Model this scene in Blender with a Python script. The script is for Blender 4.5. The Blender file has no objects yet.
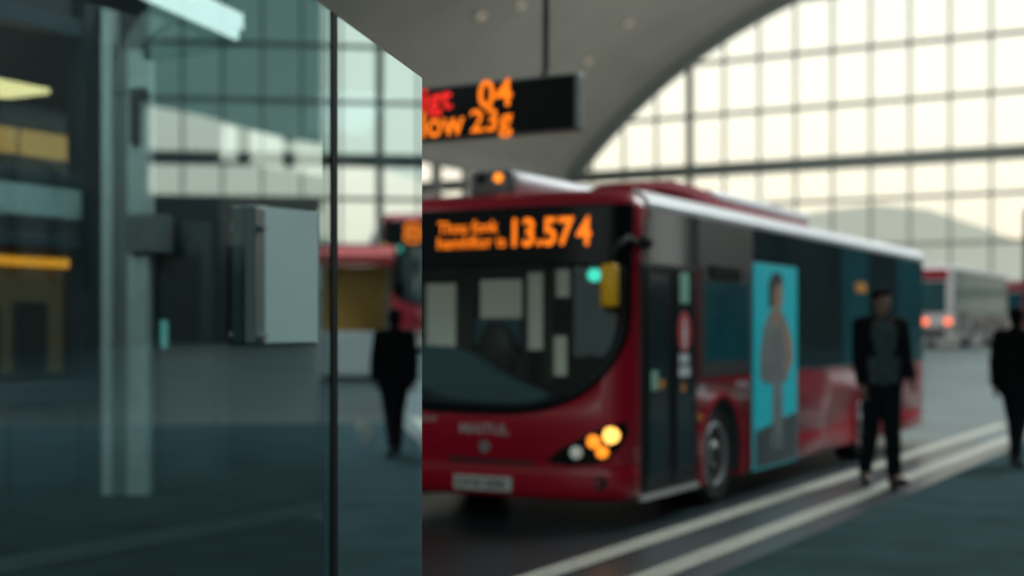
import bpy, bmesh, math, random
from mathutils import Vector, Matrix
random.seed(4)
C = bpy.context.scene.collection
PI = math.pi
# ------------------------------------------------------------------ camera maths
FPX, CAMH, HY = 1395.0, 1.4, 332.0
TH = math.radians(29.06)
FW = (-math.sin(TH), math.cos(TH)); RT = (math.cos(TH), math.sin(TH))
def cam2w(lat, dep): return (lat*RT[0]+dep*FW[0], lat*RT[1]+dep*FW[1])
def onX(px, py, X):
    r = (px-512)/FPX; Y = (r*X*FW[0]-X*RT[0])/(RT[1]-r*FW[1]); d = X*FW[0]+Y*FW[1]
    return Y, CAMH+(HY-py)*d/FPX
def onY(px, py, Y):
    r = (px-512)/FPX; X = (r*Y*FW[1]-Y*RT[1])/(RT[0]-r*FW[0]); d = X*FW[0]+Y*FW[1]
    return X, CAMH+(HY-py)*d/FPX
def atD(px, py, d):
    x, y = cam2w((px-512)/FPX*d, d); return Vector((x, y, CAMH+(HY-py)*d/FPX))
def ground(px, py): return atD(px, py, CAMH*FPX/(py-HY))
# ------------------------------------------------------------------ materials
def mat(name, col, rough=.5, metal=0, emit=None, es=1.0, noise=0, nscale=8, spec=.5, bump=0, coat=0):
    m = bpy.data.materials.new(name); m.use_nodes = True; nt = m.node_tree; b = nt.nodes['Principled BSDF']
    b.inputs['Base Color'].default_value = (*col, 1); b.inputs['Roughness'].default_value = rough
    b.inputs['Metallic'].default_value = metal; b.inputs['Specular IOR Level'].default_value = spec
    b.inputs['Coat Weight'].default_value = coat
    if emit: b.inputs['Emission Color'].default_value = (*emit, 1); b.inputs['Emission Strength'].default_value = es
    if noise or bump:
        tc = nt.nodes.new('ShaderNodeTexCoord'); n = nt.nodes.new('ShaderNodeTexNoise')
        n.inputs['Scale'].default_value = nscale; n.inputs['Detail'].default_value = 6
        nt.links.new(tc.outputs['Object'], n.inputs['Vector'])
        if noise:
            r = nt.nodes.new('ShaderNodeValToRGB')
            r.color_ramp.elements[0].color = (*[c*(1-noise) for c in col], 1); r.color_ramp.elements[1].color = (*[min(1, c*(1+noise)) for c in col], 1)
            r.color_ramp.elements[0].position = .3; r.color_ramp.elements[1].position = .7
            nt.links.new(n.outputs['Fac'], r.inputs['Fac']); nt.links.new(r.outputs['Color'], b.inputs['Base Color'])
        if bump:
            bp = nt.nodes.new('ShaderNodeBump'); bp.inputs['Strength'].default_value = bump
            nt.links.new(n.outputs['Fac'], bp.inputs['Height']); nt.links.new(bp.outputs['Normal'], b.inputs['Normal'])
    return m
def glassmat(name, gl, tr, fac, rough=0.0):
    m = bpy.data.materials.new(name); m.use_nodes = True; nt = m.node_tree; nt.nodes.clear()
    o = nt.nodes.new('ShaderNodeOutputMaterial'); mx = nt.nodes.new('ShaderNodeMixShader')
    t = nt.nodes.new('ShaderNodeBsdfTransparent'); g = nt.nodes.new('ShaderNodeBsdfGlossy')
    t.inputs['Color'].default_value = (*tr, 1); g.inputs['Color'].default_value = (*gl, 1); g.inputs['Roughness'].default_value = rough
    mx.inputs[0].default_value = fac
    nt.links.new(t.outputs[0], mx.inputs[1]); nt.links.new(g.outputs[0], mx.inputs[2]); nt.links.new(mx.outputs[0], o.inputs[0])
    return m
M = {}
M['red'] = mat('bus_red', (.36, .004, .022), .32, coat=.3, noise=.06, nscale=3)
M['redside'] = M['red']
M['white'] = mat('bus_white', (.9, .9, .93), .35, noise=.04)
M['pale'] = mat('pale_bus_paint', (.70, .66, .65), .4, noise=.05)
M['black'] = mat('black_gloss', (.005, .008, .010), .25, noise=.1, spec=.15)
M['rubber'] = mat('black_rubber', (.012, .013, .014), .8, noise=.2)
M['dglass'] = mat('dark_window_glass', (.014, .032, .038), .06, spec=.8, noise=.2, nscale=1)
M['tglass'] = mat('teal_window_glass', (.008, .06, .075), .12, spec=.6, noise=.35, nscale=1.5, emit=(.02, .14, .16), es=.06)  # faint teal glow of the bus interior painted into the glass
M['doorglass'] = mat('door_glass', (.010, .026, .032), .12, spec=.5, noise=.2, nscale=2)
M['rim'] = mat('wheel_rim', (.42, .45, .46), .45, .15, noise=.1)
M['dark'] = mat('dark_plastic', (.015, .018, .02), .55, noise=.1)
M['grey'] = mat('grey_metal', (.22, .23, .24), .45, .3, noise=.06)
M['silver'] = mat('silver_trim', (.45, .47, .45), .35, .5, noise=.05)
M['amber'] = mat('amber_led', (.1, .03, 0), .5, emit=(1, .20, .005), es=1.35)
M['redled'] = mat('red_led', (.1, .0, 0), .5, emit=(1, .02, .015), es=1.1)
M['lampa'] = mat('amber_lamp_bright', (.3, .15, .03), .4, emit=(1, .50, .10), es=2.6)
M['lampo'] = mat('amber_lamp', (.3, .1, .01), .4, emit=(1, .28, .02), es=1.6)
M['lampw'] = mat('clear_lamp', (.5, .55, .5), .2, emit=(.7, .8, .7), es=.22)
M['tail'] = mat('tail_lamp', (.3, .05, .02), .4, emit=(1, .16, .05), es=2.4)
M['green'] = mat('green_lamp', (.1, .4, .3), .4, emit=(.06, .9, .65), es=1.1)
M['yellow'] = mat('yellow_plastic', (.85, .47, .004), .45, noise=.05)
M['cab'] = mat('cab_interior', (.02, .05, .06), .7, noise=.15)
M['cabpale'] = mat('lit_cab_window', (.3, .3, .26), .6, emit=(.55, .58, .48), es=.17, noise=.2, nscale=3)  # daylight beyond the cab windows put in as a pale glow
M['cabteal'] = mat('cab_dash_teal', (.035, .085, .105), .6, noise=.2, emit=(.05, .14, .17), es=.03)  # faint glow added to lift the dashboard
M['plate'] = mat('number_plate', (.45, .50, .48), .5, noise=.03)
M['ink'] = mat('plate_ink', (.02, .03, .03), .6, noise=.02)
M['badge'] = mat('badge_letters', (.42, .36, .36), .4, noise=.05)
M['adteal'] = mat('poster_teal', (.008, .50, .58), .35, noise=.06, emit=(.005, .3, .35), es=.24)  # slight glow added to brighten the poster
M['adskin'] = mat('poster_skin', (.42, .25, .17), .5, noise=.1)
M['adgrey'] = mat('poster_grey_cloth', (.19, .22, .22), .6, noise=.25, nscale=5)
M['addark'] = mat('poster_hair', (.02, .02, .02), .6, noise=.2)
M['adfloor'] = mat('poster_floor', (.045, .075, .085), .6, noise=.2)
M['stkred'] = mat('sticker_red', (.62, .03, .05), .5, noise=.03)
M['stkwhite'] = mat('sticker_white', (.6, .66, .66), .5, noise=.03)
M['stkgreen'] = mat('sticker_green', (.25, .55, .40), .5, noise=.03)
M['orange'] = mat('orange_card', (.65, .25, .02), .5, noise=.03)
M['asphalt'] = mat('asphalt', (.014, .035, .041), .34, spec=.8, noise=.25, nscale=1.2, bump=.02)
M['line'] = mat('road_paint', (.46, .47, .40), .55, noise=.15, nscale=9)
M['steel'] = mat('painted_steel', (.15, .18, .165), .55, noise=.1)
M['mull'] = mat('mullion_paint', (.30, .31, .27), .6, noise=.1)
M['vault'] = mat('vault_plaster', (.33, .33, .295), .85, noise=.08, nscale=.4)
M['lwall'] = mat('hall_wall', (.30, .31, .29), .85, noise=.08, nscale=.5)
M['wdark'] = mat('added_dark_wall', (.018, .026, .028), .75, noise=.15, nscale=.5)
M['pave'] = mat('pavement', (.042, .078, .085), .95, noise=.2, nscale=2, spec=.02)
M['dimpave'] = mat('darkened_floor', (.006, .010, .012), .75, spec=.08, noise=.25, nscale=2)  # dark sheets added to dim the floor seen through the glass
M['dimpave2'] = mat('teal_band_paint', (.05, .085, .09), .6, noise=.15, nscale=2)
M['glowband'] = mat('added_glow_band', (.5, .5, .47), .7, emit=(.95, .94, .86), es=.62)  # added glow, reflected in the bus side glass and filling its flank
M['ceilrefl'] = mat('grey_reflection_panel', (.09, .093, .088), .3, noise=.12, nscale=1.5)  # grey stands in for the ceiling reflected in the glass
M['redroof'] = mat('matt_roof_red', (.30, .005, .02), .7, spec=.1, noise=.05)
M['floorsheen'] = mat('painted_floor_sheen', (.115, .16, .165), .5, noise=.2, nscale=.6, spec=.5)  # window sheen on the far floor painted as pale colour
M['hill'] = mat('hazy_hill', (.50, .54, .47), .95, noise=.08, nscale=.02, emit=(.66, .69, .60), es=.55)  # aerial haze painted in as a pale glow
M['spot'] = mat('recessed_lamp', (.4, .36, .28), .5, emit=(1, .85, .6), es=.26)
M['blue'] = mat('blue_frame_paint', (.010, .042, .062), .5, noise=.1)
M['bluedk'] = mat('dark_blue_paint', (.006, .018, .028), .5, noise=.1)
M['bluepanel'] = mat('blue_panel', (.014, .040, .050), .55, noise=.15)
M['band'] = mat('grey_teal_band', (.45, .66, .65), .55, noise=.06)
M['colm'] = mat('column_paint', (.52, .62, .59), .55, noise=.08)
M['coldk'] = mat('bracket_paint', (.16, .185, .165), .55, noise=.08)
M['fascia'] = mat('white_fascia_glow', (.85, .88, .84), .4, noise=.03, emit=(.80, .92, .87), es=1.75)  # glow added to make the white canopy edge look brightly lit
M['soffit'] = mat('dark_soffit', (.02, .03, .032), .6, noise=.08)
M['room'] = mat('kiosk_room', (.055, .040, .022), .8, noise=.2, nscale=3)
M['glowcream'] = mat('cream_light', (.5, .4, .2), .5, emit=(1, .72, .32), es=3.8)
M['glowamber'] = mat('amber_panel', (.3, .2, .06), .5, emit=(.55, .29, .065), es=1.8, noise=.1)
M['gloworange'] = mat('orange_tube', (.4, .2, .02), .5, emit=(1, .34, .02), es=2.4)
M['glowdim'] = mat('dim_warm_wall', (.10, .07, .035), .8, emit=(.12, .085, .035), es=.75, noise=.2, nscale=4)  # warm light on the kiosk wall painted in as emission
M['vend'] = mat('vending_black', (.010, .016, .018), .5, noise=.15)
M['vend2'] = mat('vending_front', (.018, .032, .036), .35, noise=.2)
M['tealamp'] = mat('teal_lamp', (.1, .4, .4), .5, emit=(.25, .75, .70), es=.5)
M['paper'] = mat('notice_paper', (.60, .90, .90), .6, noise=.08, nscale=3)
M['paperedge'] = mat('notice_holder', (.13, .20, .205), .4, noise=.05)
M['gedge'] = mat('glass_edge', (.45, .60, .56), .3, noise=.03)
M['post'] = mat('screen_post', (.005, .009, .010), .7, spec=.1, noise=.1)
M['skin'] = mat('skin', (.22, .12, .085), .6, noise=.05)
M['hair'] = mat('dark_hair', (.006, .005, .005), .8, spec=.1, noise=.2)
M['jacket'] = mat('black_jacket', (.006, .008, .009), .9, spec=.08, noise=.25, nscale=12)
M['shirt'] = mat('grey_teal_shirt', (.055, .080, .090), .9, spec=.1, noise=.2, nscale=12)
M['jeans'] = mat('dark_trousers', (.007, .012, .016), .9, spec=.08, noise=.2, nscale=14)
M['shoe'] = mat('black_shoe', (.008, .008, .008), .5, noise=.1)
M['eye'] = mat('eye', (.3, .3, .3), .2, noise=.02)
M['stallred'] = mat('stall_red', (.35, .03, .03), .6, noise=.1)
M['stallyel'] = mat('stall_yellow', (.35, .20, .03), .6, noise=.1)
M['tintglass'] = glassmat('added_teal_tint', (.4, .6, .6), (.16, .28, .30), .004)
M['tintpale'] = glassmat('added_pale_tint', (.4, .6, .6), (.70, .81, .83), .004)
M['clear'] = glassmat('clear_glazing', (.8, .9, .9), (.97, .98, .95), .012)
M['clear2'] = glassmat('kiosk_glazing', (.7, .8, .8), (.85, .9, .9), .06)
M['wscreen'] = glassmat('windscreen_glass', (.6, .75, .78), (.75, .85, .85), .03)
M['paneA'] = glassmat('tinted_pane', (.62, .78, .82), (.56, .70, .71), .48)
M['paneB'] = glassmat('mirror_pane', (.74, .84, .88), (.20, .25, .25), .93)
M['backclear'] = glassmat('pane_back', (1, 1, 1), (1, 1, 1), .0)
# ------------------------------------------------------------------ mesh helpers
def box(bm, x0, x1, y0, y1, z0, z1, bev=0, mi=0):
    vs = [bm.verts.new((x, y, z)) for x in (x0, x1) for y in (y0, y1) for z in (z0, z1)]
    fs = [bm.faces.new([vs[i] for i in q]) for q in ((0,1,3,2),(4,6,7,5),(0,4,5,1),(2,3,7,6),(0,2,6,4),(1,5,7,3))]
    for f in fs: f.material_index = mi
    if bev:
        es = list({e for f in fs for e in f.edges})
        bmesh.ops.bevel(bm, geom=es, offset=bev, segments=2, affect='EDGES', profile=.5)
    return fs
def bar(bm, a, b, w, h, up=(0,0,1)):
    a, b = Vector(a), Vector(b); d = (b-a).normalized(); u = Vector(up)
    s = d.cross(u)
    if s.length < 1e-4: s = d.cross(Vector((1,0,0)))
    s.normalize(); u = s.cross(d).normalized()
    r = []
    for p in (a, b):
        r.append([bm.verts.new(p+s*i*w/2+u*j*h/2) for i, j in ((-1,-1),(1,-1),(1,1),(-1,1))])
    bm.faces.new(r[0][::-1]); bm.faces.new(r[1])
    for k in range(4): bm.faces.new((r[0][k], r[0][(k+1)%4], r[1][(k+1)%4], r[1][k]))
def tube(bm, pts, r, n=10, cap=True):
    pts = [Vector(p) for p in pts]; rs = r if isinstance(r, (list, tuple)) else [r]*len(pts)
    rings = []; ref = Vector((0,0,1))
    for i, p in enumerate(pts):
        d = (pts[min(i+1, len(pts)-1)]-pts[max(i-1, 0)]).normalized()
        a = d.cross(ref)
        if a.length < .05: a = d.cross(Vector((1,0,0)))
        a.normalize(); b = a.cross(d)
        rings.append([bm.verts.new(p+(a*math.cos(t)+b*math.sin(t))*rs[i]) for t in [2*PI*k/n for k in range(n)]])
    for i in range(len(rings)-1):
        for k in range(n):
            f = bm.faces.new((rings[i][k], rings[i][(k+1)%n], rings[i+1][(k+1)%n], rings[i+1][k])); f.smooth = True
    if cap:
        bm.faces.new(rings[0][::-1]); bm.faces.new(rings[-1])
def lathe(bm, prof, axis, o, n=32):
    # prof: list of (radius, along); axis 'x','y','z'
    rings = []
    for r, t in prof:
        ring = []
        for k in range(n):
            a = 2*PI*k/n; c, s = math.cos(a)*r, math.sin(a)*r
            p = {'x': (t, c, s), 'y': (c, t, s), 'z': (c, s, t)}[axis]
            ring.append(bm.verts.new((o[0]+p[0], o[1]+p[1], o[2]+p[2])))
        rings.append(ring)
    for i in range(len(rings)-1):
        for k in range(n):
            f = bm.faces.new((rings[i][k], rings[i][(k+1)%n], rings[i+1][(k+1)%n], rings[i+1][k])); f.smooth = True
    bm.faces.new(rings[0][::-1]); bm.faces.new(rings[-1])
def prism(bm, poly, f0, f1):
    a = [bm.verts.new(f0(p)) for p in poly]; b = [bm.verts.new(f1(p)) for p in poly]
    bm.faces.new(a); bm.faces.new(b[::-1]); n = len(poly)
    for k in range(n): bm.faces.new((a[k], b[k], b[(k+1)%n], a[(k+1)%n]))
def ell(bm, c, r, n=16, m=10, rot=None):
    mt = Matrix.Translation(c) @ (rot or Matrix.Identity(4)) @ Matrix.Diagonal((r[0], r[1], r[2], 1))
    bmesh.ops.create_uvsphere(bm, u_segments=n, v_segments=m, radius=1, matrix=mt)
def obj(name, bm, m, parent=None, smooth=False, fix=True):
    if fix: bmesh.ops.recalc_face_normals(bm, faces=bm.faces[:])
    me = bpy.data.meshes.new(name); bm.to_mesh(me); bm.free()
    for x in (m if isinstance(m, (list, tuple)) else [m]): me.materials.append(M[x] if isinstance(x, str) else x)
    if smooth: me.polygons.foreach_set('use_smooth', [True]*len(me.polygons))
    o = bpy.data.objects.new(name, me); C.objects.link(o)
    if parent: o.parent = parent
    return o
def tag(o, label=None, cat=None, group=None, kind=None):
    if label: o['label'] = label
    if cat: o['category'] = cat
    if group: o['group'] = group
    if kind: o['kind'] = kind
    return o
def thing(name, label, cat, loc=(0,0,0), rotz=0, group=None):
    o = bpy.data.objects.new(name, None); C.objects.link(o); o.location = loc; o.rotation_euler = (0,0,rotz)
    o.empty_display_size = .2
    return tag(o, label, cat, group)
def struct(name, bm, m, label, smooth=False):
    return tag(obj(name, bm, m, None, smooth), label, None, None, 'structure')
def textmesh(s, size, bold=.02, xs=1.0):
    cu = bpy.data.curves.new('txt', 'FONT'); cu.body = s; cu.size = size; cu.offset = bold*size; cu.resolution_u = 3
    o = bpy.data.objects.new('txt', cu); C.objects.link(o)
    bpy.context.view_layer.update()
    me = bpy.data.meshes.new_from_object(o.evaluated_get(bpy.context.evaluated_depsgraph_get()))
    bpy.data.objects.remove(o); bpy.data.curves.remove(cu)
    vs = [(v.co.x*xs, v.co.y) for v in me.vertices]; fs = [list(p.vertices) for p in me.polygons]
    bpy.data.meshes.remove(me)
    return vs, fs
def text_bm(bm, s, fit, fn, bold=.02):
    """lettering s filling the rectangle fit=(u0,u1,v0,v1), each point mapped through fn(u,v)."""
    vs, fs = textmesh(s, 1, bold)
    a0, a1 = min(v[0] for v in vs), max(v[0] for v in vs); b0, b1 = min(v[1] for v in vs), max(v[1] for v in vs)
    q = [bm.verts.new(fn(fit[0]+(u-a0)/(a1-a0)*(fit[1]-fit[0]), fit[2]+(v-b0)/(b1-b0)*(fit[3]-fit[2]))) for u, v in vs]
    for f in fs:
        try: bm.faces.new([q[i] for i in f])
        except ValueError: pass
def evaluated(o):
    bpy.context.view_layer.update()
    me = bpy.data.meshes.new_from_object(o.evaluated_get(bpy.context.evaluated_depsgraph_get()))
    old = o.data; o.modifiers.clear(); o.data = me; bpy.data.meshes.remove(old)
def copy_tree(o, parent=None):
    c = o.copy(); C.objects.link(c)
    if parent: c.parent = parent
    for ch in list(o.children): copy_tree(ch, c)
    return c
# ================================================================== SETTING
def rampz(y): 
    t = max(0, min(1, (y-21)/19.0)); return .92*t*t*(3-2*t)
bm = bmesh.new()
ys = [-30, -10, 0, 10, 21]+[21+1.9*k for k in range(1, 11)]+[60, 75, 90, 300]
xs = [-120, -38, -20, -10, 0, 10, 20, 40, 120]
grid = [[bm.verts.new((x, y, rampz(y))) for x in xs] for y in ys]
for i in range(len(ys)-1):
    for j in range(len(xs)-1): bm.faces.new((grid[i][j], grid[i][j+1], grid[i+1][j+1], grid[i+1][j]))
struct('floor', bm, 'asphalt', 'dark teal grey asphalt floor of the bus hall', True)
def road_line(name, x0, w, y0, y1, label):
    bm = bmesh.new(); n = 40; r = []
    for k in range(n+1):
        y = y0+(y1-y0)*k/n; z = rampz(y)+.008
        r.append((bm.verts.new((x0-w/2, y, z)), bm.verts.new((x0+w/2, y, z))))
    for k in range(n): bm.faces.new((r[k][0], r[k][1], r[k+1][1], r[k+1][0]))
    return struct(name, bm, 'line', label)
road_line('trim_1', -3.74, .19, 5, 22, 'pale painted road line running right along the red bus')
road_line('trim_2', -3.18, .19, 5, 22, 'outer pale painted road line, farther from the red bus')
for nm, x0, x1, y0, y1, m_, lb in (('trim_6', -2.86, 6.4, -8, 21, 'pave', 'grey-teal pavement right of the outer road line'), ('trim_7', -30, -6.75, -6, 13, 'dimpave', 'dark sheet added to dim the floor before the kiosk')):
    bm = bmesh.new(); v = [bm.verts.new(p) for p in ((x0, y0, .005), (x1, y0, .005), (x1, y1, .005), (x0, y1, .005))]; bm.faces.new(v); struct(nm, bm, m_, lb)
bm = bmesh.new(); v = [bm.verts.new((x, y, .005)) for x, y in ((-6.749, 8.4), (-5.6, 8.4), (-3.45, 5), (-1.0, 1), (-1, -6), (-6.749, -6))]; bm.faces.new(v[::-1]); struct('trim_8', bm, 'dimpave', 'dark sheet added to dim the floor on the near side of the muted line')
o = road_line('trim_9', -6.72, .42, -2, 12.5, 'muted teal line on the floor before the kiosk, seen through the glass'); o.data.materials[0] = M['dimpave2']
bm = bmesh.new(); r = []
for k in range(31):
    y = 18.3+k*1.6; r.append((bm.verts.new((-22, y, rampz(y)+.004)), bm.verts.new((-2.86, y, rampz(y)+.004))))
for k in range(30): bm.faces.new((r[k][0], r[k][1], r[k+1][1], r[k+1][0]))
struct('trim_20', bm, 'floorsheen', 'pale grey apron standing in for sheen, rising beyond the red bus')
# vault circle through three points of the end wall arch
YW = 75.0
def circ(a, b, c):
    ax, ay = a; bx, by = b; cx, cy = c
    d = 2*(ax*(by-cy)+bx*(cy-ay)+cx*(ay-by))
    ux = ((ax*ax+ay*ay)*(by-cy)+(bx*bx+by*by)*(cy-ay)+(cx*cx+cy*cy)*(ay-by))/d
    uy = ((ax*ax+ay*ay)*(cx-bx)+(bx*bx+by*by)*(ax-cx)+(cx*cx+cy*cy)*(bx-ax))/d
    return ux, uy, math.hypot(ax-ux, ay-uy)
VX, VZ, VR = circ((-37.6, 10.9), (-30, 17.3), (-24.6, 19.9))
ZB = 10.9
a0 = math.atan2(ZB-VZ, -37.6-VX)
if a0 < 0: a0 += 2*PI
a1 = PI-a0
FLAT = 26.0
def arc(t, dr=0):
    if t <= .4: a = a0+(PI/2-a0)*t/.4; return VX+math.cos(a)*(VR+dr), VZ+math.sin(a)*(VR+dr)
    if t < .6: return VX+FLAT*(t-.4)/.2, VZ+VR+dr
    a = PI/2+(a1-PI/2)*(t-.6)/.4; return VX+FLAT+math.cos(a)*(VR+dr), VZ+math.sin(a)*(VR+dr)
XR = arc(1)[0]
NA = 48
bm = bmesh.new(); rows = []
for y in (-30, -12, 5, 22, 40, 58, YW+.3):
    rows.append([bm.verts.new((arc(k/NA)[0], y, arc(k/NA)[1])) for k in range(NA+1)])
for i in range(len(rows)-1):
    for k in range(NA): bm.faces.new((rows[i][k], rows[i][k+1], rows[i+1][k+1], rows[i+1][k]))
struct('ceiling', bm, 'vault', 'smooth grey vaulted ceiling of the bus hall', True)
for n_, y in enumerate((14, 30, 46, 62)):      # curved ribs under the right half of the vault
    bm = bmesh.new(); pr = None
    for k in range(26, 49):
        q = []
        for dr, dy in ((-.02, -.35), (-.7, -.35), (-.7, .35), (-.02, .35)):
            x, z = arc(k/NA, dr); q.append(bm.verts.new((x, y+dy, z)))
        if pr:
            for j in range(4): bm.faces.new((pr[j], pr[(j+1)%4], q[(j+1)%4], q[j]))
        pr = q
    struct('trim_%d' % (10+n_), bm, 'steel', 'dark curved roof rib on the right half of the vault')
bm = bmesh.new()                                   # arch band on the end wall
pr = None
for k in range(NA*2+1):
    q = []
    for dr, dy in ((-.55, -.5), (.25, -.5), (.25, .3), (-.55, .3)):
        x, z = arc(k/NA/2, dr); q.append(bm.verts.new((x, YW+dy, z)))
    if pr:
        for j in range(4): bm.faces.new((pr[j], pr[(j+1)%4], q[(j+1)%4], q[j]))
    pr = q
struct('trim_3', bm, 'steel', 'dark arched rim framing the great end window', True)
# end wall: mullion grid, beam and glazing
win = tag(bpy.data.objects.new('window_1', None), 'huge arched end window with a grid of dark mullions', None, None, 'structure'); C.objects.link(win)
def archz(x):
    if VX <= x <= VX+FLAT: return VZ+VR
    u = x-VX if x < VX else x-VX-FLAT
    d = VR*VR-u*u; return VZ+math.sqrt(d) if d > 0 else ZB
bm = bmesh.new()
x = -30.0-2.08*4
while x < XR+1:
    z1 = archz(x) if arc(0)[0] < x < XR else ZB
    w = .125
    if abs(x+30) < .1 or abs(x+30-2.08*12) < .1: w = .42
    box(bm, x-w/2, x+w/2, YW-.1, YW+.1, 0, z1)
    x += 2.08
for z in (3.4, 6.05, 8.55, 13.75, 16.75, 19.75, 22.75, 25.75):
    xx = [arc(k/400)[0] for k in range(401) if arc(k/400)[1] >= z]
    x0, x1 = (-50, XR+1) if z < ZB else ((min(xx), max(xx)) if xx else (0, 0))
    if x1 > x0: box(bm, x0, x1, YW-.09, YW+.09, z-.11, z+.11)
obj('mullion_grid', bm, 'mull', win)
bm = bmesh.new()
v = [bm.verts.new((x, YW+.02, z)) for x, z in [(-50, 0), (XR+1, 0)]+[arc(1-k/60) for k in range(61)]+[(-50, ZB)]]
bm.faces.new(v); obj('glazing', bm, 'clear', win)
bm = bmesh.new(); box(bm, -52, XR+2, YW-.35, YW+.2, ZB-.62, ZB+.05)
struct('trim_4', bm, 'steel', 'long dark horizontal beam across the end window')
# left wall with a strip of high windows
bm = bmesh.new()
box(bm, -38.1, -37.6, -30, YW, 9.9, 11.3); box(bm, -38.1, -37.6, -30, YW, 0, 8.35)
for k in range(36): box(bm, -38.05, -37.65, -30+k*3, -29.6+k*3, 8.35, 9.9)
struct('wall_left', bm, 'lwall', 'grey side wall of the hall with a strip of high windows')
bm = bmesh.new(); box(bm, 6.4, 7.2, -6, 69, 0, 2.9); box(bm, 6.4, 7.2, -6, 69, 6.4, 25.5)  # added dark wall, keeps bright windows out of the near pane
for k in range(13): box(bm, 6.2, 6.5, -4+k*6, -3.2+k*6, 2.9, 6.4)
struct('added_wall_right', bm, 'wdark', 'dark wall added along the right to darken the screen reflection')
bm = bmesh.new(); box(bm, 6.55, 7.2, -6, 18, 2.9, 6.4); box(bm, 6.55, 7.2, 36, 69, 2.9, 6.4)
struct('trim_5', bm, 'wdark', 'dark infill along the added right wall')
bm = bmesh.new(); box(bm, 6.55, 7.2, 18, 36, 2.9, 6.4)
struct('glow_band', bm, 'glowband', 'long frosted daylight band added in the right wall')
bm = bmesh.new(); box(bm, -1.7, 7.2, 69.2, 73, 0, 7.7); box(bm, -1.9, 7.4, 69, 73.2, 7.7, 8.0)  # added dark block, hides the lower end window in the screen
struct('added_wall_back', bm, 'wdark', 'dark low block added before the right of the end window to darken its reflection')
bm = bmesh.new(); box(bm, XR, XR+.5, -30, YW, 0, 11.2)
struct('wall_side', bm, 'lwall', 'grey wall far on the right side of the hall')
# added tint sheets that tone the end window mirrored in the screen
for nm, pts, m_, lb in (('tint_sheet_pale', [(-8.5, 9.0), (-7.4, 9.4), (-1.9, 11.0), (-1.9, 26), (-8.5, 26)], 'tintpale', 'pale tinted upper glazing added at the right of the end window'),
                        ('tint_sheet_dark', [(-1.9, 11.0), (4.4, 12.8), (7, 13.2), (12, 13.5), (12, 26), (-1.9, 26)], 'tintglass', 'dark teal upper glazing added at the far right of the end window')):
    bm = bmesh.new(); v = [bm.verts.new((x, YW-.8, z)) for x, z in pts]; bm.faces.new(v); struct(nm, bm, m_, lb)
# hazy hills beyond
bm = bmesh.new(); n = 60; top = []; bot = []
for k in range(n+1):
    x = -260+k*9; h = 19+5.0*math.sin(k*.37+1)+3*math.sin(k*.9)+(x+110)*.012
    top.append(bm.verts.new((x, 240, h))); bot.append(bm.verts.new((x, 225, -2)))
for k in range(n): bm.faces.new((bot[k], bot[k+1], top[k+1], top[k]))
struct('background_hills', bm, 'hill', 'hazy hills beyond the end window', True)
# recessed ceiling lamps
for px, py, d in ((480, 15, 34), (628, 22, 40), (588, 60, 46), (520, 4, 52)):
    p = atD(px, py, d); dirv = (p-Vector((0, 0, CAMH))).normalized(); o = Vector((0, 0, CAMH)); t = 5
    for _ in range(4000):
        q = o+dirv*t
        if q.z > archz(q.x)-.02 or t > 120: break
        t += .03
    nx, nz = ((VX-q.x)/VR, (VZ-q.z)/VR) if q.x < VX else (0, -1)
    th = thing('ceiling_lamp', 'small round recessed lamp in the grey vault', 'ceiling light', (q.x+nx*.03, q.y, q.z+nz*.03), 0, 'recessed lamps in the vault')
    rt = math.atan2(nx, nz)
    bm = bmesh.new(); lathe(bm, [(.30, 0), (.34, .02), (.34, .07), (.26, .07)], 'z', (0, 0, -.02), 20)
    o1 = obj('lamp_rim', bm, 'grey', th); o1.rotation_euler = (0, rt, 0)
    bm = bmesh.new(); lathe(bm, [(.24, .05), (.22, .075), (.12, .09)], 'z', (0, 0, 0), 20)
    o2 = obj('lamp_lens', bm, 'spot', th); o2.rotation_euler = (0, rt, 0)
# ================================================================== RED BUS
HW, BL = 1.2, 9.25
def fy(x, z):
    u = min(1, abs(x)/HW); return .34*(1-(1-u**3.2)**(1/2.6))+.055*max(0, z-.75)+.03*max(0, .42-z)
def bus_shell():
    bm = bmesh.new(); rows = []
    lv = [(.20, .05), (.24, .0), (.43, .0), (.455, .012), (.47, 0), (.8, 0), (1.2, 0), (1.7, 0), (2.1, 0), (2.28, .0), (2.34, .02), (2.39, .07), (2.415, .14), (2.44, .30), (2.45, .55)]
    for z, ins in lv:
        w = HW-ins; ring = []
        for k in range(41):
            t = -1+2*k/40; xx = math.sin(t*PI/2); xx = (abs(xx)**.9)*(1 if xx > 0 else -1)
            ring.append((xx*w, fy(xx*HW*.9999, z)+ins*.8, z))
        ring.append((w, BL*.5, z))
        for a in (0, 30, 60, 90): ring.append((w-.14+.14*math.cos(math.radians(a)), BL-ins-.14+.14*math.sin(math.radians(a)), z))
        for a in (90, 120, 150, 180): ring.append((-w+.14+.14*math.cos(math.radians(a)), BL-ins-.14+.14*math.sin(math.radians(a)), z))
        ring.append((-w, BL*.5, z))
        rows.append([bm.verts.new(p) for p in ring])
    n = len(rows[0])
    for i in range(len(rows)-1):
        for k in range(n):
            f = bm.faces.new((rows[i][k], rows[i][(k+1)%n], rows[i+1][(k+1)%n], rows[i+1][k])); f.smooth = True
    bm.faces.new(rows[0][::-1]); bm.faces.new(rows[-1])
    return bm
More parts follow.
